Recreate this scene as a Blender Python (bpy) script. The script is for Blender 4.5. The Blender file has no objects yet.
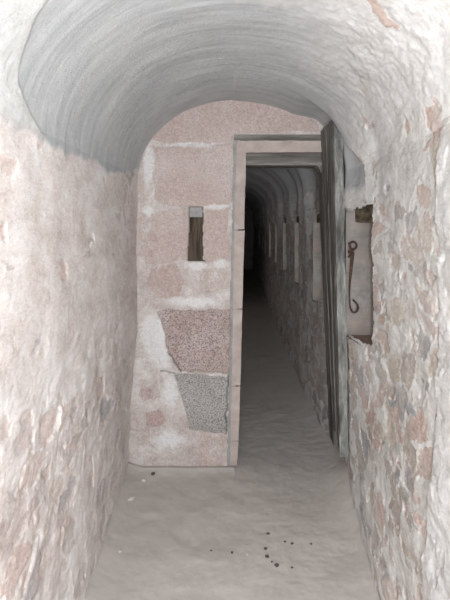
import bpy, math, random
import numpy as np
from mathutils import Vector
random.seed(7)
C = bpy.context.scene.collection
F, CX, CY, EYE = 583.0, 235.0, 224.0, 1.55      # focal length in px, vanishing point, eye height

# ------------------------------------------------------------------ numpy noise
def h2(ix, iy, seed):
    ix = ix.astype(np.int64).astype(np.uint64); iy = iy.astype(np.int64).astype(np.uint64)
    n = (ix*np.uint64(374761393) + iy*np.uint64(668265263) + np.uint64(seed*1442695041+1013904223)) & np.uint64(0xffffffff)
    n = ((n ^ (n >> np.uint64(13)))*np.uint64(1274126177)) & np.uint64(0xffffffff)
    n = ((n ^ (n >> np.uint64(16)))*np.uint64(2246822519)) & np.uint64(0xffffffff)
    return ((n ^ (n >> np.uint64(15))) & np.uint64(0xffffff)).astype(np.float64)/float(0xffffff)
def vn(x, y, seed=0):
    ix = np.floor(x); iy = np.floor(y); fx = x-ix; fy = y-iy
    fx = fx*fx*(3-2*fx); fy = fy*fy*(3-2*fy)
    a = h2(ix, iy, seed); b = h2(ix+1, iy, seed); c = h2(ix, iy+1, seed); d = h2(ix+1, iy+1, seed)
    return (a*(1-fx)+b*fx)*(1-fy) + (c*(1-fx)+d*fx)*fy
def fbm(x, y, seed=0, o=4):
    s = 0; a = .5; t = 0
    for k in range(o):
        s = s + a*vn(x, y, seed+k*17); t += a; a *= .55; x = x*2.03+5.1; y = y*2.03+3.7
    return s/t*2-1
def worley(x, y, seed=0, jit=.9):
    ix = np.floor(x); iy = np.floor(y)
    f1 = np.full(x.shape, 9.); f2 = np.full(x.shape, 9.); cid = np.zeros(x.shape)
    for dx in (-1, 0, 1):
        for dy in (-1, 0, 1):
            jx = ix+dx; jy = iy+dy
            px = jx+.5+(h2(jx, jy, seed)-.5)*jit; py = jy+.5+(h2(jx, jy, seed+5)-.5)*jit
            d = np.hypot(px-x, py-y); r = h2(jx, jy, seed+9)
            m = d < f1
            f2 = np.where(m, f1, np.minimum(f2, d)); cid = np.where(m, r, cid); f1 = np.where(m, d, f1)
    return f1, f2, cid
def ss(a, b, x):
    t = np.clip((x-a)/(b-a), 0, 1); return t*t*(3-2*t)

# ------------------------------------------------------------------ mesh helpers
def mesh_np(name, V, Q, mat, parent=None, attrs=None, smooth=True):
    me = bpy.data.meshes.new(name)
    Q = np.asarray(Q, dtype=np.int32); V = np.asarray(V, dtype=np.float32)
    me.vertices.add(len(V)); me.vertices.foreach_set('co', V.ravel())
    me.loops.add(Q.size); me.loops.foreach_set('vertex_index', Q.ravel())
    me.polygons.add(len(Q)); me.polygons.foreach_set('loop_start', np.arange(0, Q.size, 4, dtype=np.int32))
    me.polygons.foreach_set('loop_total', np.full(len(Q), 4, dtype=np.int32))
    me.polygons.foreach_set('use_smooth', np.full(len(Q), smooth))
    me.update(calc_edges=True)
    for k, a in (attrs or {}).items():
        at = me.attributes.new(k, 'FLOAT', 'POINT'); at.data.foreach_set('value', np.asarray(a, dtype=np.float32).ravel())
    me.materials.append(mat)
    o = bpy.data.objects.new(name, me); C.objects.link(o)
    if parent: o.parent = parent
    return o
def grid_quads(nr, nc, keep=None, flip=False):
    i = np.arange(nr-1)[:, None]; j = np.arange(nc-1)[None, :]
    a = i*nc+j; q = np.stack([a, a+1, a+nc+1, a+nc], -1)
    if flip: q = q[..., ::-1]
    q = q.reshape(-1, 4)
    return q if keep is None else q[keep.ravel()]
def empty(name, loc=(0, 0, 0), parent=None):
    o = bpy.data.objects.new(name, None); o.location = loc; C.objects.link(o); o.parent = parent
    o.empty_display_size = .1
    return o
def tag(o, label=None, cat=None, group=None, kind=None):
    for k, v in (('label', label), ('category', cat), ('group', group), ('kind', kind)):
        if v: o[k] = v
    return o
def block(name, corners, mat, parent=None, n=(3, 3, 12), rough=.002, seed=0, ragged=0., bev=.15, attrs=None, scale=14.):
    """rounded rough hexahedron; corners: 8 points ordered (x0y0z0,x1y0z0,x0y1z0,x1y1z0, then z1)"""
    c = np.array(corners, float); V = []; Q = []
    def tri(u, v, w):
        def e(t): return t
        p = 0
        for k in range(8):
            a = u if k & 1 else 1-u; b = v if k & 2 else 1-v; d = w if k & 4 else 1-w
            p = p + (a*b*d)[..., None]*c[k]
        return p
    cen = c.mean(0); base = 0
    for ax in range(3):
        for side in (0, 1):
            o1, o2 = [k for k in range(3) if k != ax]
            s = np.linspace(0, 1, n[o1]+1); t = np.linspace(0, 1, n[o2]+1)
            S, T = np.meshgrid(s, t, indexing='ij'); P = [None]*3
            P[ax] = np.full(S.shape, float(side)); P[o1] = S; P[o2] = T
            V.append(tri(*P).reshape(-1, 3)); q = grid_quads(S.shape[0], S.shape[1]) + base
            flip = (side == 0) ^ (ax == 1)
            Q.append(q[:, ::-1] if flip else q); base += S.size
    V = np.concatenate(V); Q = np.concatenate(Q)
    key = np.round(V*1e5).astype(np.int64); _, idx, inv = np.unique(key, axis=0, return_index=True, return_inverse=True)
    V = V[idx]; Q = inv.ravel()[Q]
    s1 = seed*3.1
    d = np.stack([fbm(V[:, 2]*scale+s1, V[:, 1]*scale*2+V[:, 0]*7, seed+1), fbm(V[:, 2]*scale+9+s1, V[:, 0]*scale*2, seed+2),
                  fbm(V[:, 0]*40+s1, V[:, 1]*40+V[:, 2]*9, seed+3)], -1)*rough
    V = V+d
    if ragged:
        zb = c[:4, 2].max()+.03
        low = V[:, 2] < zb
        V[low, 2] += ragged*fbm(V[low, 1]*22+s1, V[low, 0]*22, seed+4)
    return mesh_np(name, V, Q, mat, parent, smooth=False)
def rbox(name, x0, x1, y0, y1, z0, z1, mat, parent=None, **k):
    return block(name, [(x, y, z) for z in (z0, z1) for y in (y0, y1) for x in (x0, x1)], mat, parent, **k)
def tube(name, pts, rad, mat, parent=None, seg=10):
    pts = [Vector(p) for p in pts]; V = []; Q = []; n = len(pts); prev = None
    for i, p in enumerate(pts):
        t = (pts[min(i+1, n-1)]-pts[max(i-1, 0)]).normalized()
        a = t.orthogonal().normalized() if prev is None else (prev - t*prev.dot(t)).normalized()
        prev = a; b = t.cross(a); r = rad[i] if isinstance(rad, (list, tuple)) else rad
        for k in range(seg):
            th = 2*math.pi*k/seg; V.append(p+a*math.cos(th)*r+b*math.sin(th)*r)
    for i in range(n-1):
        for k in range(seg):
            k2 = (k+1) % seg; Q.append((i*seg+k, i*seg+k2, (i+1)*seg+k2, (i+1)*seg+k))
    for base, s in ((0, -1), ((n-1)*seg, 1)):
        V.append(pts[0] if s < 0 else pts[-1]); c = len(V)-1
        for k in range(0, seg, 2):
            f = (base+k, base+(k+1) % seg, base+(k+2) % seg, c); Q.append(f if s > 0 else f[::-1])
    return mesh_np(name, [tuple(v) for v in V], Q, mat, parent)

# ------------------------------------------------------------------ materials
def lin(r, g, b): return tuple(((c/255)/12.92 if c < 10 else ((c/255+.055)/1.055)**2.4) for c in (r, g, b))+(1,)
class NT:
    vec = (1, 1, 1)
    def __init__(s, name, rough=.95):
        s.m = bpy.data.materials.new(name); s.m.use_nodes = True; s.t = s.m.node_tree; s.t.nodes.clear()
        s.out = s.n('ShaderNodeOutputMaterial'); s.b = s.n('ShaderNodeBsdfPrincipled'); s.b.inputs['Roughness'].default_value = rough
        s.b.inputs['Specular IOR Level'].default_value = .15
        s.l(s.b.outputs[0], s.out.inputs[0]); s.co = s.n('ShaderNodeTexCoord').outputs['Object']
    def n(s, k, **p):
        o = s.t.nodes.new(k)
        for a, v in p.items(): setattr(o, a, v)
        return o
    def l(s, a, b): s.t.links.new(a, b)
    def noise(s, scale, det=5, vec=None, rough=.6, dist=0.):
        vec = vec or s.vec
        mp = s.n('ShaderNodeMapping'); mp.inputs['Scale'].default_value = vec; s.l(s.co, mp.inputs[0])
        o = s.n('ShaderNodeTexNoise'); o.inputs['Scale'].default_value = scale; o.inputs['Detail'].default_value = det
        o.inputs['Roughness'].default_value = rough; o.inputs['Distortion'].default_value = dist
        s.l(mp.outputs[0], o.inputs['Vector']); return o.outputs['Fac']
    def vor(s, scale, vec=(1, 1, 1), feat='F1'):
        mp = s.n('ShaderNodeMapping'); mp.inputs['Scale'].default_value = vec; s.l(s.co, mp.inputs[0])
        o = s.n('ShaderNodeTexVoronoi', feature=feat); o.inputs['Scale'].default_value = scale
        s.l(mp.outputs[0], o.inputs['Vector']); return o.outputs[0]
    def ramp(s, fac, stops, interp='LINEAR'):
        o = s.n('ShaderNodeValToRGB'); e = o.color_ramp.elements; o.color_ramp.interpolation = interp
        while len(e) < len(stops): e.new(.5)
        for k, (p, c) in enumerate(stops): e[k].position = p; e[k].color = c
        s.l(fac, o.inputs[0]); return o.outputs[0]
    def mix(s, fac, a, b, mode='MIX'):
        o = s.n('ShaderNodeMix', data_type='RGBA', blend_type=mode)
        for v, i in ((fac, 0), (a, 6), (b, 7)):
            if isinstance(v, (int, float, tuple)): o.inputs[i].default_value = v
            else: s.l(v, o.inputs[i])
        return o.outputs[2]
    def math(s, op, a, b=0.):
        o = s.n('ShaderNodeMath', operation=op)
        for i, v in enumerate((a, b)):
            if isinstance(v, (int, float)): o.inputs[i].default_value = v
            else: s.l(v, o.inputs[i])
        return o.outputs[0]
    def attr(s, name): return s.n('ShaderNodeAttribute', attribute_name=name).outputs['Fac']
    def col(s, c): s.l(c, s.b.inputs['Base Color'])
    def bump(s, h, strength=.5, dist=.004):
        o = s.n('ShaderNodeBump'); o.inputs['Strength'].default_value = strength; o.inputs['Distance'].default_value = dist
        s.l(h, o.inputs['Height']); s.l(o.outputs[0], s.b.inputs['Normal'])
W = lambda v: (v, v, v, 1)

def masonry(name, mortar, stones, vault=None, grain=.5, lie=(1, 1, 1), smax=.9, lime=(.62, .6, .59, 1)):
    t = NT(name); t.vec = lie
    m = t.ramp(t.noise(9, 8, rough=.7), [(.32, mortar[0]), (.5, mortar[1]), (.68, mortar[2])])
    rn = t.math('ADD', t.attr('rnd'), t.math('MULTIPLY', t.math('SUBTRACT', t.noise(30, 4), .5), .3))
    s = t.ramp(rn, [(k/(len(stones)-1), c) for k, c in enumerate(stones)])
    s = t.mix(t.ramp(t.noise(45, 6, rough=.75), [(.48, W(0)), (.72, W(.5))]), s, mortar[1])
    fz_ = t.math('ADD', t.attr('stone'), t.math('MULTIPLY', t.math('SUBTRACT', t.noise(28, 6, rough=.75), .5), 1.3))
    c = t.mix(t.math('MULTIPLY', t.ramp(fz_, [(.38, W(0)), (.62, W(1))]), smax), m, s)
    lm = t.math('ADD', t.attr('lime'), t.math('MULTIPLY', t.math('SUBTRACT', t.noise(12, 6, rough=.75), .5), 1.2))
    c = t.mix(t.ramp(lm, [(.35, W(0)), (.8, W(.85))]), c, lime)
    c = t.mix(.5, c, t.ramp(t.noise(55, 6, rough=.8), [(.3, W(.30)), (.5, W(.5)), (.7, W(.68))]), 'OVERLAY')
    # lime wash stains, broad
    c = t.mix(t.ramp(t.noise(2.2, 5, rough=.65), [(.45, W(0)), (.65, W(.35))]), c, mortar[2])
    # grey grit on coarse dressed faces
    pit = t.ramp(t.noise(120, 3, rough=.6), [(.42, W(1)), (.5, W(0))])
    c = t.mix(t.math('MULTIPLY', pit, t.attr('pit')), c, lin(122, 112, 110))
    c = t.mix(.45, c, t.ramp(t.noise(120, 5, rough=.8), [(.35, W(.30)), (.5, W(.5)), (.65, W(.70))]), 'OVERLAY')
    if vault:
        st = t.noise(2.4, 7, vec=(.6, 9, .6), rough=.7, dist=.35)
        v = t.ramp(st, [(.3, vault[0]), (.5, vault[1]), (.72, vault[2])])
        v = t.mix(t.ramp(t.noise(3.5, 6, rough=.7), [(.45, W(0)), (.7, W(.5))]), v, vault[3])
        c = t.mix(t.attr('zone'), c, v)
    c = t.mix(t.attr('crack'), c, lin(70, 62, 58))
    t.col(c)
    h = t.math('ADD', t.math('ADD', t.math('MULTIPLY', t.noise(16, 9, rough=.8, dist=.6), 1.6), t.math('MULTIPLY', t.noise(45, 8, rough=.8), 1.0)), t.math('MULTIPLY', t.noise(140, 4, rough=.7), .35))
    t.bump(h, grain, .014)
    return t.m
PINK = [lin(198, 178, 170), lin(190, 160, 150), lin(194, 182, 172), lin(170, 158, 152), lin(200, 174, 164), lin(150, 152, 158), lin(182, 170, 158)]
PINKR = [lin(194, 175, 165), lin(186, 160, 149), lin(196, 184, 170), lin(164, 153, 146), lin(200, 177, 166), lin(150, 152, 156), lin(180, 168, 155)]
M_left = masonry('lime_rubble_left', lie=(1, .5, 1), smax=.6, mortar= (lin(196, 184, 178), lin(214, 203, 198), lin(226, 222, 219)), stones=PINK,
                 vault=(lin(158, 159, 160), lin(172, 173, 174), lin(188, 190, 191), lin(190, 190, 190)))
M_right = masonry('lime_rubble_right', (lin(190, 185, 180), lin(212, 208, 203), lin(228, 226, 224)), PINKR,
                  (lin(158, 159, 160), lin(172, 173, 174), lin(188, 190, 191), lin(190, 190, 190)), .7, (1, .5, 1), .9)
M_vault = masonry('trowelled_vault_plaster', (lin(190, 185, 180), lin(212, 208, 203), lin(228, 226, 224)), PINKR,
                  (lin(166, 167, 167), lin(180, 181, 181), lin(196, 197, 197), lin(204, 203, 201)), .45)
M_ashlar = masonry('pink_ashlar', (lin(168, 154, 148), lin(180, 168, 162), lin(200, 194, 190)),
                   [lin(174, 154, 148), lin(176, 157, 150), lin(168, 148, 141), lin(164, 136, 130), lin(156, 146, 140), lin(150, 149, 145), lin(146, 143, 139)], None, .5)

def simple(name, stops, sc=8, vec=(1, 1, 1), bump=.4, bs=60, bvec=None, dist=.004, extra=None, rough=.95):
    t = NT(name, rough); c = t.ramp(t.noise(sc, 7, vec=vec, rough=.7), stops)
    if extra:
        c = t.mix(t.ramp(t.noise(extra[0], 6, vec=extra[1], rough=.7), [(extra[2], W(0)), (extra[3], W(1))]), c, extra[4])
    t.col(c); t.bump(t.noise(bs, 7, vec=bvec or vec, rough=.7), bump, dist); return t.m
M_floor = simple('trodden_dust', [(.3, lin(178, 171, 165)), (.5, lin(185, 178, 172)), (.7, lin(192, 185, 179))], 5, bump=.5, bs=45,
                 extra=(60, (1, 1, 1), .62, .8, lin(150, 142, 136)))
M_wood = simple('weathered_oak', [(.34, lin(52, 50, 47)), (.5, lin(100, 97, 92)), (.66, lin(142, 138, 131))], 22, (1, 1, .07), .8, 40, (1, 1, .06), .006)
M_woodedge = simple('split_oak_lit_edge', [(.36, lin(72, 71, 68)), (.5, lin(110, 109, 105)), (.64, lin(146, 145, 140))], 26, (1, 1, .2), .8, 60, (1, 1, .5), .006,  # paler than the planks: flash-lit tone put into the edge colour
                    extra=(70, (1, 1, 2), .58, .75, lin(110, 108, 100)))
M_woodlintel = simple('grey_lintel_oak', [(.36, lin(84, 80, 76)), (.5, lin(108, 104, 99)), (.64, lin(136, 131, 125))], 20, (.08, 1, 1), .6, 40, (.08, 1, 1))
M_brownwood = simple('dark_brown_wood', [(.36, lin(52, 44, 36)), (.5, lin(82, 72, 62)), (.64, lin(112, 100, 88))], 30, (1, 1, .08), .7, 50, (1, 1, .08))
M_lint2 = simple('embrasure_lintel_wood', [(.36, lin(66, 58, 48)), (.5, lin(104, 94, 78)), (.64, lin(140, 128, 106))], 20, (1, .12, 1), .8, 40, (1, .1, 1))
M_jamb = simple('pink_dressed_stone', [(.3, lin(150, 137, 130)), (.5, lin(166, 152, 145)), (.7, lin(178, 166, 160))], 9, bump=.35, bs=70)
M_cheek = simple('embrasure_stone', [(.3, lin(112, 108, 104)), (.5, lin(132, 125, 119)), (.7, lin(146, 129, 121))], 5, (1, 1, 2.2), .35, 50,
                 extra=(9, (1, 1, 1), .5, .7, lin(148, 145, 141)))
M_grey = simple('grey_stone', [(.3, lin(124, 123, 121)), (.6, lin(148, 146, 143))], 30, bump=.4, bs=90)
M_rust = simple('rusted_iron', [(.35, lin(44, 35, 32)), (.5, lin(72, 54, 48)), (.68, lin(108, 76, 66))], 70, bump=.7, bs=160, dist=.002, rough=.75)
M_dark = simple('dark_pebble', [(.3, lin(64, 60, 58)), (.7, lin(100, 94, 90))], 60, bump=.4, bs=200)
M_pale = simple('pale_chip', [(.3, lin(170, 160, 150)), (.7, lin(205, 196, 186))], 60, bump=.4, bs=200)
M_redst = simple('red_brown_stone', [(.3, lin(128, 106, 99)), (.7, lin(150, 130, 121))], 30, bump=.5, bs=90)

# ------------------------------------------------------------------ tunnel shell
ZS = 1.85
Yg = np.concatenate([np.arange(-2.0, 1.3, .06), np.arange(1.3, 3.76, .0055), np.arange(3.76, 6.4, .018), np.arange(6.4, 20.01, .06)])
nw, na = 250, 250
zz = np.linspace(-.12, ZS, nw)
def half(side, Y, Z):
    """distance of the wall face from the eye's axis"""
    if side < 0:
        base = np.interp(Y, [0, 1.6, 2.4, 3.7, 5, 20], [.60, .605, .615, .675, .66, .66])
        eye = np.interp(Y, [0, 1.6, 3.7, 20], [.64, .63, .615, .64])
    else:
        base = np.interp(Y, [0, 1.6, 2.4, 3.25, 3.7, 5, 20], [.57, .575, .59, .645, .70, .62, .60])
        eye = np.interp(Y, [0, 1.7, 2.73, 3.25, 3.7, 4.3, 20], [.63, .64, .652, .628, .66, .64, .63])
    k = ss(0, 1.1, Z)
    return base*(1-k)+eye*k
def vault_xz(Y, t):
    aL = half(-1, Y, ZS+0*t)-.01*0; aR = half(1, Y, ZS+0*t)
    c = np.cos(t); a = np.where(c > 0, aL, aR)
    h = .475 + .0*Y
    return -a*c, ZS + h*np.sin(t)
NICHES = [(2.75+1.5*k, 3.28+1.5*k) for k in range(0, 9)]
YY = Yg[:, None]
def wall_pts(side):
    Z = np.broadcast_to(zz[None, :], (len(Yg), nw)); Y = np.broadcast_to(YY, Z.shape)
    X = side*half(side, Y, Z); return X, Y, Z
tt = np.linspace(0, math.pi, na)
def project(X, Y, Z):
    Yc = np.maximum(Y, .05); return CX+F*X/Yc, CY-F*(Z-EYE)/Yc
XL, YL, ZL = wall_pts(-1); XR, YR, ZR = wall_pts(1)
TT = np.broadcast_to(tt[None, :], (len(Yg), na)); YV = np.broadcast_to(YY, TT.shape); XV, ZV = vault_xz(YV, TT)
X = np.concatenate([XL[:, :-1], XV[:, :-1], XR[:, ::-1]], 1)
Y = np.concatenate([YL[:, :-1], YV[:, :-1], YR[:, ::-1]], 1)
Z = np.concatenate([ZL[:, :-1], ZV[:, :-1], ZR[:, ::-1]], 1)
P = np.stack([X, Y, Z], -1)
S = np.concatenate([np.zeros((len(Yg), 1)), np.cumsum(np.hypot(np.diff(X, axis=1), np.diff(Z, axis=1)), 1)], 1)
S = np.broadcast_to(S[-1][None, :], S.shape)
gy = np.gradient(P, axis=0); gs = np.gradient(P, axis=1)
N = np.cross(gs, gy); N /= np.linalg.norm(N, axis=-1, keepdims=True)      # pointing outwards, checked below
mid = len(zz)//2
if N[len(Yg)//2, mid, 0] > 0: N = -N
PX, PY = project(X, Y, Z)
inwall = (Y > 1.3) & (Y < 3.7)
def spot(px, py):
    d = np.where(inwall, (PX-px)**2+(PY-py)**2, 1e9); k = np.unravel_index(np.argmin(d), d.shape)
    return Y[k], S[k]
nL = nw-1; nV = na-1
idx = np.arange(S.shape[1])[None, :]
isR = (idx >= nL+nV) & np.ones_like(Y, bool); isL = (idx < nL) & np.ones_like(Y, bool)
right = X > 0
wx = Y + .09*fbm(Y*5, S*9, 3); wy = S + .045*fbm(Y*5, S*9, 4)
wx += .035*fbm(Y*16, S*30, 5); wy += .02*fbm(Y*16, S*30, 6)
# big rubble, small rubble
f1, f2, c1 = worley(wx*5.2, wy*9.5, 11); e1 = (f2-f1)
g1, g2, c2 = worley(wx*11, wy*19, 21); e2 = (g2-g1)
cov = np.where(right,
    .12+.48*ss(1.72, 1.35, Z) + .15*fbm(Y*2, S*2, 30),
    .06+.40*ss(1.0, .5, Z)*ss(2.9, 1.9, Y)+.10*ss(1.6, 1.0, Z)+.1*fbm(Y*2, S*2, 31))
cov = np.where(Z > ZS+.02, np.where(right, .06, 0.0), cov)
s1 = ss(.10, .22, e1)*(c1 < cov)
s2 = ss(.10, .25, e2)*(c2 < cov*np.where(right, .7, .4))
stone = np.maximum(s1, s2); rnd = np.where(s1 >= s2, h2(np.floor(c1*9999), np.floor(c1*777), 2), h2(np.floor(c2*9999), np.floor(c2*777), 3))
# individual bare patches seen in the plaster of the right haunch and left wall (centre, half height, half width in metres along the wall)
for px, py, a, b, r in [(383, 8, .10, .035, .15), (433, 103, .035, .03, .05), (433, 118, .04, .05, .2), (436, 135, .05, .045, .15), (363, 119, .035, .02, .1),
                        (406, 128, .035, .03, .2), (404, 245, .07, .06, .2), (400, 300, .05, .05, .85), (385, 190, .03, .03, .8), (361, 163, .03, .05, .15),
                        (398, 400, .06, .05, .82), (395, 210, .04, .05, .3), (25, 435, .07, .08, .7), (60, 398, .05, .05, .6), (22, 505, .06, .07, .15), (70, 440, .035, .03, .85),
                        (30, 470, .05, .06, .3), (8, 425, .05, .05, .2)]:
    y0, s0 = spot(px, py)
    d = np.hypot((wx-y0)/b, (wy-s0)/a); m = 1-ss(.8, 1.0, d)
    rnd = np.where(m > stone, r, rnd); stone = np.maximum(stone, m)
# trowelled plaster zone of the vault, its broken lower edge
n_ed = .05*fbm(Y*5, S*5, 40)+.015*fbm(Y*25, S*25, 41)
edgeL = 1.83+n_ed+.12*ss(2.6, 3.7, Y)*0+.06*ss(3.0, 3.7, Y)
edgeR = np.interp(Y, [0, 1.5, 1.9, 2.3, 2.7, 3.1, 3.2, 4.0, 20], [2.3, 2.28, 2.24, 2.2, 2.1, 2.0, 1.75, 1.85, 1.85])+2*n_ed
zone = np.where(right, ss(-.08, .12, Z-edgeR+.05*fbm(Y*12, S*12, 44)), ss(-.012, .012, Z-edgeL))
# older whiter render nearer than the groin line on the left
gY = np.interp(Z, [1.83, 1.95, 2.1, 2.3], [1.92, 1.66, 1.55, 1.42])+.02*fbm(Y*3, S*8, 50)
old = ss(.015, -.02, Y-gY)*(~right)*ss(1.79, 1.86, Z+.02*fbm(Y*9, S*9, 51))
zone = zone*(1-.5*old)
stone = stone*(1-zone)
zone = zone*(1-.5*ss(.15, .4, X)*ss(3.2, 2.4, Y))
# right haunch behind the door leaf: plaster broken away
brk = ss(-.004, .004, Y-(np.interp(Z, [1.84, 1.98], [2.88, 3.17])+.02*fbm(S*8, Y*0, 60, 3)))*ss(3.72, 3.70, Y)*right*ss(1.70, 1.78, Z)*ss(2.25, 2.17, Z)
zone = np.maximum(zone, brk)
crack = right*(Y < 3.5)*(Z > 1.78)*(Z < 2.2)*ss(.012, .003, np.abs(Y-(np.interp(Z, [1.84, 1.98], [2.88, 3.17])+.02*fbm(S*8, Y*0, 60, 3))))
lime_t = np.clip(np.where(right, .55*ss(1.7, 2.0, Z)+.3*ss(.1, .5, fbm(Y*5, S*5, 61)), .35*ss(.0, .5, fbm(Y*4, S*4, 62))), 0, 1)*(1-.8*stone)
# relief
rough = np.where(zone > .5, .25, 1.)
calm = 1-.6*(~right)*ss(.7, 1.4, Z)*ss(1.9, 1.8, Z)
nearleaf = 1-.8*right*ss(2.9, 3.1, Y)*ss(3.75, 3.7, Y)
disp = .020*nearleaf*fbm(Y*1.6, S*1.6, 70, 3) + .008*fbm(Y*4, S*8, 71, 4)*(.25+.75*(1-zone))*calm + .004*fbm(Y*13, S*28, 72, 4)*(.15+.85*(1-zone))*calm
disp -= .007*stone*(h2(np.floor(rnd*999), np.floor(rnd*77), 8)*1.6-.5)
disp += .0035*(1-zone)*np.abs(fbm(wx*14, wy*26, 73, 4))*calm*2
disp -= .004*ss(.18, .0, e1)*(1-zone)*(c1 < cov)
disp += .006*(1-zone)*ss(.8, 1.8, Z)*(~right)*-1.0            # wall render proud of vault plaster? slight step
disp += .0022*zone*fbm(Y*22, S*1.5, 75, 4)                # trowel ridges running round the arch
flake = vn(wx*14, wy*16, 80)                              # flaky drips on the left wall
disp += (~right)*(1-zone)*.002*ss(.45, .8, flake)*-1*calm
disp += .010*old
disp -= brk*(.012+.035*ss(2.02, 2.1, Z))
# the lengths beyond the partition: bays of plaster stepping in and out
far = ss(3.8, 4.1, Y)
ph = ((Y-3.5) % 1.5)/1.5
disp += far*(.035*np.sin(ph*2*math.pi)+.02*np.sin(ph*6*math.pi))*ss(1.2, 1.9, Z)
disp += .022*right*np.exp(-((Y-3.25)/.13)**2)*ss(1.6, 1.68, Z)*ss(2.03, 1.93, Z)
pier = right*ss(1.815, 1.805, Y+.012*fbm(S*10, Y*0, 95))*ss(1.86, 1.78, Z)
disp += .016*pier
lime_t = np.maximum(lime_t, .6*pier)
stone = stone*(1-.75*pier)
disp = disp*np.clip(ss(-.1, .05, Z)*.5+.5, 0, 1)
N_in = N
P = P - N_in*disp[..., None]*1.0 if False else P + N_in*(-disp)[..., None]
# loophole openings in the right wall
fy = .25*(Y[:-1, :-1]+Y[1:, :-1]+Y[:-1, 1:]+Y[1:, 1:]); fz = .25*(Z[:-1, :-1]+Z[1:, :-1]+Z[:-1, 1:]+Z[1:, 1:])
jy = .012*fbm(fz*14, fy*3, 90, 4); jz = .008*fbm(fy*20, fz*3, 91, 3)
hole = np.zeros_like(fy, bool); fr = X[:-1, :-1] > 0
for y0, y1 in NICHES:
    top = 1.645-.03*(fy-y0)/(y1-y0)
    hole |= fr & (fy > y0+jy) & (fy < y1+jy*.4) & (fz > .93+.045*(y1-fy)/(y1-y0)+jz) & (fz < top+jz)
# hole |= fr & (fy > 1.22) & (fy < 1.77+jy) & (fz > .03) & (fz < 1.80+jz)
nc = X.shape[1]
def slab(name, c0, c1, mat):
    sub = slice(c0, c1+1); n = c1-c0+1
    q = grid_quads(len(Yg), n, ~hole[:, c0:c1])
    at = dict(stone=stone[:, sub], rnd=np.clip(rnd[:, sub], 0, 1), zone=zone[:, sub], pit=np.zeros_like(rnd[:, sub]), crack=crack[:, sub], lime=lime_t[:, sub])
    return tag(mesh_np(name, P[:, sub].reshape(-1, 3), q, mat, attrs=at), kind='structure')
wl = slab('wall_left', 0, nL, M_left)
cv = slab('ceiling', nL, nL+nV, M_vault)
wr = slab('wall_right', nL+nV, nc-1, M_right)

# loopholes: splayed stone reveals, sill slab, wooden lintel
def reveal(k, y0, y1, z0, z1, tall=False):
    w = empty('window_%d' % k, (.66, (y0+y1)/2, z0)); tag(w, kind='structure')
    ox, oy, oz = w.location
    near = (X > 0) & (Z > max(z0, .1)) & (Z < z1) & ((np.abs(Y-y1) < .05) | (np.abs(Y-y0) < .05))
    xa = float(np.percentile(P[..., 0][near & (np.abs(Y-y1) < .05)], 50))-.004; xb = 1.25
    xn = float(np.percentile(P[..., 0][near & (np.abs(Y-y0) < .05)], 50))+.004; xlo = .572 if tall else xa
    ya0, ya1 = y0-.012, y1+.003; yb0, yb1 = (y0+y1)/2-.09, (y0+y1)/2+.10
    def face(name, pa, pb, pc, pd, mat, seed, n1=40, n2=60, amp=.006):
        if tall: amp = .02
        s = np.linspace(0, 1, n1)[:, None, None]; t = np.linspace(0, 1, n2)[None, :, None]
        pa, pb, pc, pd = map(np.array, (pa, pb, pc, pd))
        V = (pa*(1-s)+pb*s)*(1-t)+(pd*(1-s)+pc*s)*t
        nn = np.cross(pb-pa, pd-pa); nn = nn/np.linalg.norm(nn)
        U = V[..., 0]*3+V[..., 1]*2; T_ = V[..., 2]+V[..., 1]*.3
        V = V + nn*(amp*fbm(U*6, T_*9, seed)+amp*.4*fbm(U*30, T_*30, seed+3))[..., None] - np.array([ox, oy, oz])
        return mesh_np(name, V.reshape(-1, 3), grid_quads(n1, n2), mat, w)
    zb = z1+.02
    face('far_cheek', (xlo, ya1, z0-.02), (xb, yb1, z0-.02), (xb, yb1, zb), (xa, ya1, zb), M_cheek if not tall else M_right, 5+k)
    face('near_cheek', (xn, ya0, z0-.02), (xb, yb0, z0-.02), (xb, yb0, zb), (xn, ya0, zb), M_cheek, 25+k)
    face('head', (xn, ya0-.02, z1), (xb, yb0, z1), (xb, yb1, z1), (xa, ya1+.02, z1), M_cheek, 45+k, 30, 20)
    face('sill', (xn-.004, ya0-.02, z0+.022), (xb, yb0, z0+.05), (xb, yb1, z0+.03), (xa-.01, ya1+.02, z0-.002), M_redst if k == 1 else M_cheek, 65+k, 30, 30)
    for q0, q1, w0, w1, xo in ((y1, y1+.09, z0-.12, z1+.1, xa), (y0-.09, y0-.015, z0-.12, z1+.1, xn), (y0-.05, y1+.05, z0-.12, z0-.02, max(xa, xn)), (y0-.05, y1+.05, z1+.01, z1+.1, max(xa, xn))):
        rbox('backing_stone', .045+xo-ox, xo+.10-ox, q0-oy, q1-oy, w0-oz, w1-oz, M_cheek, w, n=(1, 3, 10), rough=.003, seed=k)
    if not tall:
        b = block('lintel', [(x-ox, y-oy, z-oz) for z in (z1-.095, z1) for y in (ya0+.0, ya1+.012) for x in (max(xa, xn)+.02, xa+.2)], M_lint2, w, n=(4, 12, 4), rough=.006, seed=k)
    # block added to seal the loophole completely, so no sky shows through
    for yy0, yy1 in ((yb0-.02, yb1+.02),):
        rbox('slit_seal', xb-.02-ox, xb+.1-ox, yy0-oy, yy1-oy, z0-.03-oz, z1+.03-oz, M_cheek, w, n=(2, 3, 8), rough=.004, seed=k)
    return w
t_ = NT('whitewashed_reveal'); t_.col(t_.ramp(t_.noise(6, 8, rough=.7), [(.3, lin(138, 134, 130)), (.5, lin(162, 158, 154)), (.7, lin(184, 182, 180))])); t_.bump(t_.noise(22, 8, rough=.7), .9, .02)
M_right0 = t_.m

for k, (y0, y1) in enumerate(NICHES): reveal(k+1, y0, y1, .925, 1.655)

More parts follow.
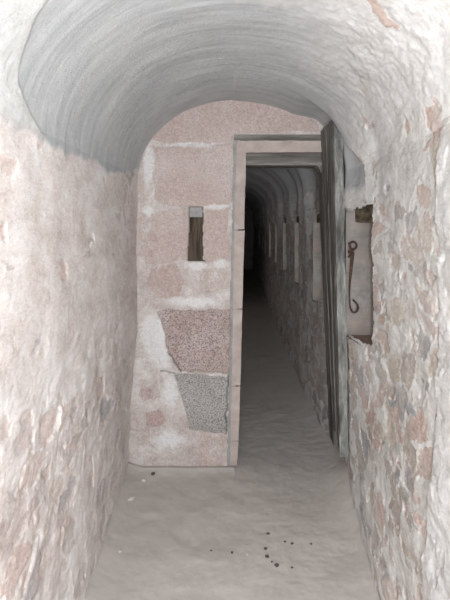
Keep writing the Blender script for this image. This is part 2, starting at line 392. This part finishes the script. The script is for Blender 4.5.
# ------------------------------------------------------------------ floor
yf = np.concatenate([np.arange(-2, 1.6, .08), np.arange(1.6, 5.0, .011), np.arange(5.0, 20.01, .07)]); xf = np.linspace(-.85, .85, 190)
XF, YF = np.meshgrid(xf, yf)
wL = -half(-1, YF, 0*XF); wR = half(1, YF, 0*XF)
dw = np.minimum(XF-wL, wR-XF)
ZF = .010*fbm(XF*3, YF*3, 101, 3)+.0035*fbm(XF*16, YF*16, 102, 4)+.0014*fbm(XF*60, YF*60, 103, 3)
ZF += .035*np.exp(-np.clip(dw, 0, 1)/.05)+.02*np.exp(-np.clip(np.abs(YF-3.66), 0, 9)/.05)*(XF < 0)
ZF += .05*np.exp(-(((XF-.66)/.10)**2+((YF-3.45)/.35)**2))
def floor_z(x, y):
    i = np.argmin(abs(yf-y)); j = np.argmin(abs(xf-x)); return float(ZF[i, j])
fl = mesh_np('floor', np.stack([XF, YF, ZF], -1).reshape(-1, 3), grid_quads(*XF.shape), M_floor); tag(fl, kind='structure')
# ends of the modelled length, far out of sight in the dark
e = rbox('wall_far', -.9, .9, 19.9, 20.1, -.1, 2.6, M_cheek, n=(4, 1, 4)); tag(e, kind='structure')

# ------------------------------------------------------------------ partition wall with doorway and slit
D = 3.70
xp = np.arange(-.80, .80, .005); zp = np.arange(-.06, 2.46, .005)
ZP, XP = np.meshgrid(zp, xp, indexing='ij')
def pxX(p): return (p-CX)*D/F
def pyZ(p): return EYE-(p-CY)*D/F
U = CX+XP*F/D; Vv = CY-(ZP-EYE)*F/D                       # layout of the stones across the wall, in units of 6.3 mm
Uw = U + 3.0*fbm(XP*9, ZP*9, 201)+.9*fbm(XP*40, ZP*40, 202); Vw = Vv + 3.0*fbm(XP*9, ZP*9, 203)+.9*fbm(XP*40, ZP*40, 204)
def poly_sd(pts, x, y):
    d = np.full(x.shape, 1e9); ins = np.zeros(x.shape, bool); n = len(pts)
    for i in range(n):
        ax, ay = pts[i]; bx, by = pts[(i+1) % n]
        ex, ey = bx-ax, by-ay; t = np.clip(((x-ax)*ex+(y-ay)*ey)/(ex*ex+ey*ey), 0, 1)
        d = np.minimum(d, np.hypot(x-ax-t*ex, y-ay-t*ey))
        c = ((ay > y) != (by > y)) & (x < (bx-ax)*(y-ay)/((by-ay) if by != ay else 1e-9)+ax); ins ^= c
    return np.where(ins, -d, d)
pst = np.zeros_like(XP); prn = np.full_like(XP, .1); ppit = np.zeros_like(XP); pd = np.zeros_like(XP); pcr = np.zeros_like(XP)
blocks = [
 ([(150, 147), (231, 144), (231, 204), (171, 207), (156, 200)], .12, .10, .008, .8),
 ([(140, 152), (149, 150), (154, 200), (140, 204), (126, 190)], .2, .05, .004, .5),
 ([(152, 212), (188, 209), (188, 262), (146, 262)], .12, .12, .006, .7),
 ([(205, 209), (229, 207), (229, 260), (205, 262)], .16, .12, .006, .7),
 ([(150, 268), (176, 263), (187, 280), (180, 297), (156, 299), (146, 284)], .3, .1, .004, .7),
 ([(200, 268), (228, 266), (228, 290), (202, 292)], .14, .1, .004, .5),
 ([(158, 312), (196, 309), (229, 310), (229.5, 372), (180, 372), (171, 354)], .55, .85, .010, 1),
 ([(175, 375), (228, 375), (228, 433), (190, 430), (183, 400)], .92, .9, .006, 1),
 ([(142, 387), (152, 386), (154, 398), (146, 403), (140, 396)], .5, .3, .004, .9),
 ([(148, 412), (160, 409), (168, 420), (158, 427), (147, 424)], .48, .3, .004, .8),
 ([(136, 430), (150, 428), (152, 445), (138, 446)], .3, .1, .003, .5),
 ([(200, 436), (226, 434), (226, 470), (200, 468)], .1, .1, .003, .5),
 ([(160, 113), (235, 88), (300, 104), (322, 131), (244, 133), (236, 141), (170, 143), (150, 140)], .12, .12, .006, .7),
 ([(136, 212), (148, 214), (144, 240), (132, 240)], .3, .1, .004, .5),
 ([(134, 330), (150, 322), (156, 345), (140, 352)], .2, .1, .003, .4)]
for pts, r, pit, h, st in blocks:
    sd = poly_sd(pts, Uw, Vw); m = ss(1.2, -.8, sd)
    prn = np.where(m > 0.02, r, prn); pst = np.maximum(pst, m*st); ppit = np.where(m > .02, np.maximum(ppit, pit*m), ppit); pd += h*m
# dark joints round the two coarse blocks
j = lambda x0, y0, x1, y1, w: ss(w, w*.3, np.abs(poly_sd([(x0, y0), (x1, y1), (x1+.01, y1)], Uw, Vw)))
crk = np.maximum.reduce([j(160, 374, 229, 373.5, .9)*.0, j(168, 352, 181, 373, 1.3), j(162, 371, 176, 374, 1.)*.8, j(226.8, 374, 226.6, 434, 1.0)])
pcr = crk*(.6+.4*fbm(XP*60, ZP*60, 205)); pd -= .012*crk
pdv = .008*fbm(XP*3, ZP*3, 210, 3)+.006*fbm(XP*11, ZP*11, 211)*(1-.5*pst)+.0035*fbm(XP*35, ZP*35, 212)+.0035*ppit*fbm(XP*90, ZP*90, 213, 3)+pd
cr1, cr2, cr3 = worley(XP*9+fbm(XP*6, ZP*6, 214), ZP*9, 215); lump = ss(.05, .3, cr2-cr1)*(1-pst)*(XP < -.45); pdv += .008*lump*cr3
pst = np.maximum(pst, .5*lump*(cr3 > .5)); prn = np.where(lump*(cr3 > .5) > .3, cr3*.5, prn)
YP = D - pdv + .0*XP
fx = .5*(XP[1:, 1:]+XP[:-1, :-1]); fz = .5*(ZP[1:, 1:]+ZP[:-1, :-1])
lean = (2.1-fz)/2.1
rg = .004*fbm(fz*30, fz*0, 216)
door = (fx > -.008-.043*lean+rg) & (fx < .58+.12*ss(1.9, 1.2, fz)) & (fz < 2.118)
slitx = .004*fbm(fz*25, fz*0, 217)
slit = (fx > pxX(189)-.012*ss(1.62, 1.32, fz)+slitx) & (fx < pxX(203)-slitx) & (fz < pyZ(207)) & (fz > pyZ(262)) | ((fx > pxX(200)) & (fx < pxX(207)) & (fz > pyZ(262)) & (fz < pyZ(262)+(pxX(207)-fx)*.6))
keep = ~(door | slit)
nv = XP.size; T = .30
front = np.stack([XP, YP, ZP], -1).reshape(-1, 3); back = np.stack([XP, np.full_like(XP, D+T), ZP], -1).reshape(-1, 3)
qf = grid_quads(*XP.shape, keep); qb = qf[:, ::-1]+nv
ncx = XP.shape[1]; side = []
K = np.pad(keep, 1)
ii, jj = np.nonzero(keep); a = ii*ncx+jj
for di, dj, p, q in ((-1, 0, 0, 1), (0, 1, 1, ncx+1), (1, 0, ncx+1, ncx), (0, -1, ncx, 0)):
    m = ~K[ii+1+di, jj+1+dj]; side.append(np.stack([a[m]+q, a[m]+p, a[m]+p+nv, a[m]+q+nv], -1))
Qp = np.concatenate([qf, qb]+side); Vp = np.concatenate([front, back])
dup = lambda A, b=None: np.concatenate([A.ravel(), (A if b is None else b).ravel()])
def gauss(cx, cy, rx, ry): return np.exp(-(((Uw-cx)/rx)**2+((Vw-cy)/ry)**2))
lime = np.clip(sum(gauss(*g) for g in [(160, 350, 10, 28), (150, 330, 10, 18), (195, 302, 35, 6), (172, 395, 9, 20), (195, 265, 12, 5), (150, 210, 10, 5), (215, 207, 14, 4), (150, 160, 6, 12), (170, 440, 25, 10), (222, 265, 10, 5), (190, 145, 30, 3), (148, 175, 5, 20)]), 0, 1)
wp = mesh_np('wall_back', Vp, Qp, M_ashlar, attrs=dict(stone=dup(pst), rnd=dup(prn), pit=dup(ppit), crack=dup(np.clip(pcr, 0, 1)), zone=dup(pst*0), lime=dup(lime*(1-.9*ppit))))
tag(wp, kind='structure')

# slit: weathered board set inside, grey stone block at its head
sb = rbox('slit_board', pxX(189)-.03, pxX(203)+.02, D+.085, D+.12, pyZ(262)-.02, pyZ(207)+.02, M_brownwood, n=(6, 2, 20), rough=.004, seed=5)
tag(sb, 'dark brown upright board set inside the narrow slit beside the doorway', 'board')
sc_ = rbox('slit_stone', pxX(189.5), pxX(202.5), D+.004, D+.07, pyZ(217), pyZ(207)-.001, M_grey, n=(4, 3, 4), rough=.002, seed=6)
tag(sc_, 'small grey square stone wedged at the head of the narrow slit', 'stone')

# ------------------------------------------------------------------ doorway surround
tr = empty('trim_1', (0, D, 0)); tag(tr, kind='structure')
def at(px, py, d): return ((px-CX)*d/F, d, EYE-(py-CY)*d/F)
def prism(name, p00, p10, p01, p11, d, th, mat, parent, **k):
    """bottom left, bottom right, top left, top right of the face in (x, z)"""
    o = parent.location
    c = [(p[0]-o.x, y-o.y, p[1]-o.z) for a, b in ((p00, p10), (p01, p11)) for y in (d, d+th) for p in (a, b)]
    return block(name, c, mat, parent, **k)
DJ = 3.715
def xz(px, py, d=DJ): return ((px-CX)*d/F, EYE-(py-CY)*d/F)
cuts = [(466, 230.2, 237.0), (441, 230.6, 238.6), (386, 231.6, 240.3), (309, 233.0, 242.4), (230, 234.4, 244.4), (141, 236.6, 246.2)]
for i in range(len(cuts)-1):
    (ya, la, ra), (yb, lb, rb) = cuts[i], cuts[i+1]
    g = .5
    prism('jamb', xz(la, ya-g if i else ya), xz(ra, ya-g), xz(lb, yb+g), xz(rb, yb+g), DJ-.004*(i % 2), .24, M_jamb, tr, n=(5, 4, 24), rough=.004, seed=20+i)
prism('jamb_bed', xz(226.5, 470), xz(234, 470), xz(232.5, 133), xz(240, 133), DJ+.002, .2, M_grey, tr, n=(4, 4, 40), rough=.003, seed=30)
prism('lintel', xz(246.6, 152.5), xz(322, 152), xz(237, 140.5), xz(322, 140.5), DJ-.002, .10, M_jamb, tr, n=(24, 4, 4), rough=.003, seed=31)
prism('lintel_bed', xz(233, 140), xz(326, 140), xz(233, 131.5), xz(326, 131.5), DJ-.004, .2, M_grey2 if 'M_grey2' in globals() else M_woodlintel, tr, n=(24, 4, 3), rough=.004, seed=32)
prism('door_head', xz(240, 165, 3.76), xz(326, 165.5, 3.76), xz(240, 151.5, 3.76), xz(326, 151.5, 3.76), 3.76, .18, M_woodlintel, tr, n=(24, 4, 4), rough=.003, seed=33)
prism('jamb', xz(334, 446, 3.76), xz(345, 446, 3.76), xz(321.5, 165, 3.76), xz(343, 165, 3.76), 3.76, .18, M_wood, tr, n=(4, 4, 30), rough=.004, seed=34)
# curved corner stone between head and right jamb
Vc = []; Qc = []; n = 10
for yy in (3.77, 3.92):
    c0 = xz(321.5, 164.0, 3.77)
    for i in range(n+1):
        th = math.pi/2*i/n; cx, cz = xz(311.5, 173, 3.77); r = 9*3.77/F
        Vc.append((cx+r*math.sin(th)-0, yy-D, cz+r*math.cos(th))); Vc.append((cx+(10*3.77/F)*min(1, math.tan(th) if th < .785 else 1), yy-D, cz+(10*3.77/F)*min(1, 1/max(math.tan(th), 1e-6))))
m2 = 2*(n+1)
for i in range(n):
    a = 2*i; Qc += [(a, a+2, a+3, a+1), (a+m2+1, a+m2+3, a+m2+2, a+m2), (a, a+m2, a+m2+2, a+2)]
mesh_np('corner_stone', Vc, Qc, M_woodlintel, tr, smooth=False)

# ------------------------------------------------------------------ open door leaf
dr = empty('door_1', (.60, 3.68, .30)); tag(dr, kind='structure')
YN, YFAR = 3.24, 3.685
def leaf(u, w, v):
    """u 0 hinge side .. 1 free edge, v 0 bottom .. 1 top, w thickness 0 inner face .. 1"""
    y = YFAR+(YN-YFAR)*u
    zb = .27+(.255-.27)*u; zt = 2.135+.012*u
    z = zb+(zt-zb)*v
    xf_ = (.622*(1-v)+.538*v)+.006*math.sin(v*3.1); xn = .590*(1-v)+.556*v
    x = xf_+(xn-xf_)*u + w
    return (x-.60, y-3.68, z-.30)
def board(name, u0, u1, w0, w1, mat, v0=0, v1=1, **k):
    c = [leaf(u, w, v) for v in (v0, v1) for u in (u1, u0) for w in (w0, w1)]
    return block(name, c, mat, dr, **k)
board('plank', 0, .17, .004, .03, M_wood, n=(3, 4, 60), rough=.003, ragged=.02, seed=41, v0=.03)
board('plank', .19, .40, -.003, .03, M_wood, n=(3, 5, 60), rough=.003, ragged=.02, seed=42, v0=.02)
board('plank', .42, .60, .004, .03, M_wood, n=(3, 5, 60), rough=.003, ragged=.02, seed=43, v0=.0)
board('plank', .62, .82, -.002, .03, M_wood, n=(3, 5, 60), rough=.003, ragged=.02, seed=44, v0=0.0)
board('stile', .84, 1., -.006, .042, M_woodedge, n=(6, 5, 90), rough=.006, seed=45)
board('ledge', .04, .86, .028, .045, M_wood, v0=.12, v1=.19, n=(3, 8, 4), rough=.003, seed=46)
board('ledge', .04, .86, .028, .045, M_wood, v0=.78, v1=.85, n=(3, 8, 4), rough=.003, seed=47)
pw = xz(350.5, 156, 3.20)
pg = block('wedge', [(pw[0]+x-.60, y-3.68, pw[1]+z-.30) for z, s in ((-.022, .3), (.016, 1)) for y in (3.19, 3.245) for x in (-.010*s, .012*s)], M_jamb, dr, n=(3, 3, 3), rough=.002, seed=48)

# ------------------------------------------------------------------ iron hook hanging on the free edge
HD = 3.215
def hp(px, py, d=HD): return Vector(at(px, py, d))
hk = empty('iron_hook', hp(350.5, 245)); tag(hk, 'rusty iron hook hanging from an eye on the edge of the grey open door', 'hook')
L = hk.location
cen = hp(353, 245.5); ring = [cen+Vector((math.cos(a)*.0195, math.sin(a*2)*.002, math.sin(a)*.0205))-L for a in np.linspace(.3, 2*math.pi+.3, 25)]
tube('eye', ring, .0062, M_rust, hk)
boss = [hp(350, 252, 3.235)-L, hp(351, 251, 3.215)-L, hp(352.5, 250, 3.20)-L, hp(353, 249.5, 3.195)-L]
tube('staple', boss, [.012, .013, .010, .006], M_rust, hk)
tube('staple', [hp(349, 243, 3.24)-L, hp(350.5, 246, 3.21)-L, hp(350.5, 254, 3.205)-L, hp(348.8, 257, 3.24)-L], .005, M_rust, hk)
sh = [(352.8, 252), (352.2, 258), (351.5, 265), (350.8, 273), (349.9, 282), (349.5, 292), (349.6, 302), (350.4, 308), (352.2, 311.6), (354.6, 312.6), (357, 311), (358.2, 308), (357.4, 305), (355.6, 302.5), (353.8, 300.6), (352.8, 299.8)]
rr = [.010, .010, .0085, .0075, .0055, .0045, .0045, .0055, .006, .0065, .0065, .0065, .006, .0055, .005, .005]
tube('shank', [hp(a, b, 3.20)-L for a, b in sh], rr, M_rust, hk)

# ------------------------------------------------------------------ pebbles on the floor
def stone_mesh(name, r, mat, seed):
    import bmesh
    bm = bmesh.new(); bmesh.ops.create_icosphere(bm, subdivisions=2, radius=1)
    rs = random.Random(seed); ax = [rs.uniform(.7, 1.3), rs.uniform(.7, 1.2), rs.uniform(.45, .75)]
    from mathutils import noise
    for v in bm.verts:
        f = 1+.35*noise.noise(v.co*1.6+Vector((seed*3.3, 0, 0))); v.co = Vector((v.co.x*ax[0], v.co.y*ax[1], v.co.z*ax[2]))*f*r
    me = bpy.data.meshes.new(name); bm.to_mesh(me); bm.free(); me.materials.append(mat)
    o = bpy.data.objects.new(name, me); C.objects.link(o); return o
peb = [(268, 534, .009, 'd', 'dark pebble on the dusty floor, farthest of the dark scatter'),
 (265.5, 549, .008, 'd', 'dark pebble in the floor scatter, left end of its middle pair'),
 (276.7, 566, .012, 'd', 'largest dark pebble on the floor, at the near end of the scatter'),
 (292, 544, .009, 'd', 'dark pebble on the floor, right one of the pair right of the scatter'),
 (285, 542, .006, 'd', 'small dark pebble on the floor, left one of the pair right of the scatter'),
 (267, 557, .009, 'd', 'dark pebble in the middle of the floor scatter, above the largest one'),
 (272, 562, .006, 'd', 'tiny dark pebble touching near the largest dark pebble on its left'),
 (232, 553, .008, 'd', 'dark pebble on the floor below the doorway jamb, left of the scatter'),
 (211, 551, .006, 'd', 'tiny dark pebble on the floor, leftmost of the dark ones in midfloor'),
 (292, 568, .006, 'd', 'tiny dark pebble on the floor just right of the largest one'),
 (247, 555, .006, 'p', 'tiny pale chip on the floor between the jamb pebble and the scatter'),
 (311, 544, .006, 'd', 'tiny dark pebble on the floor, rightmost towards the rubble wall'),
 (153, 474, .014, 'd', 'flat dark stone at the foot of the pink stone wall'),
 (144, 481, .014, 'p', 'pale stone chip in the floor corner by the left wall'),
 (131, 500, .018, 'p', 'large pale stone chip lying against the foot of the left wall'),
 (189, 565, .006, 'p', 'tiny pale chip on the near floor left of the dark scatter'),
 (120, 552, .008, 'p', 'small pale chip on the near floor beside the left wall')]
for i, (px, py, r, k, lab) in enumerate(peb):
    d = F*EYE/(py-CY); x = (px-CX)*d/F; z = floor_z(x, d)
    d = F*(EYE-z)/(py-CY); x = (px-CX)*d/F
    o = stone_mesh('pebble' if k == 'd' else 'stone_chip', r, M_dark if k == 'd' else M_pale, i+1)
    o.location = (x, d, floor_z(x, d)+r*.35); o.rotation_euler = (0, 0, random.random()*6)
    tag(o, lab, 'pebble' if k == 'd' else 'stone chip', 'pebbles scattered on the dusty floor' if k == 'd' else 'pale stone chips on the floor')

# ------------------------------------------------------------------ light
def area(name, loc, rot, size, sy, power, col):
    l = bpy.data.lights.new(name, 'AREA'); l.shape = 'RECTANGLE'; l.size = size; l.size_y = sy; l.energy = power; l.color = col
    o = bpy.data.objects.new(name, l); o.location = loc; o.rotation_euler = rot; C.objects.link(o); return o
area('camera_flash', (.085, .02, EYE+.03), (math.radians(90), 0, 0), .05, .04, 34, (.93, .97, 1))
area('daylight_from_entrance', (-.1, -1.9, 1.25), (math.radians(90), 0, 0), 1.1, 1.7, 125, (.89, .95, 1))
for y0, y1 in NICHES[1:6]:
    area('loophole_fill', (1.1, (y0+y1)/2, 1.35), (0, math.radians(90), 0), .5, .12, 2.5, (.95, .97, 1))  # fill lamps added inside the closed loopholes to brighten the corridor
w = bpy.data.worlds.new('sky'); bpy.context.scene.world = w; w.use_nodes = True
bg = w.node_tree.nodes['Background']; bg.inputs[0].default_value = (.75, .86, 1, 1); bg.inputs[1].default_value = .3

cam = bpy.data.cameras.new('camera'); co = bpy.data.objects.new('camera', cam); C.objects.link(co)
co.location = (0, 0, EYE); co.rotation_euler = (math.pi/2, 0, 0)
cam.sensor_fit = 'VERTICAL'; cam.sensor_height = 36; cam.lens = 36*F/600
cam.shift_x = (225-CX)/600.; cam.shift_y = -(300-CY)/600.
cam.clip_start = .02
bpy.context.scene.camera = co
vs = bpy.context.scene.view_settings
vs.view_transform = 'Standard'; vs.look = 'None'; vs.gamma = 1; vs.use_curve_mapping = False; vs.exposure = .25
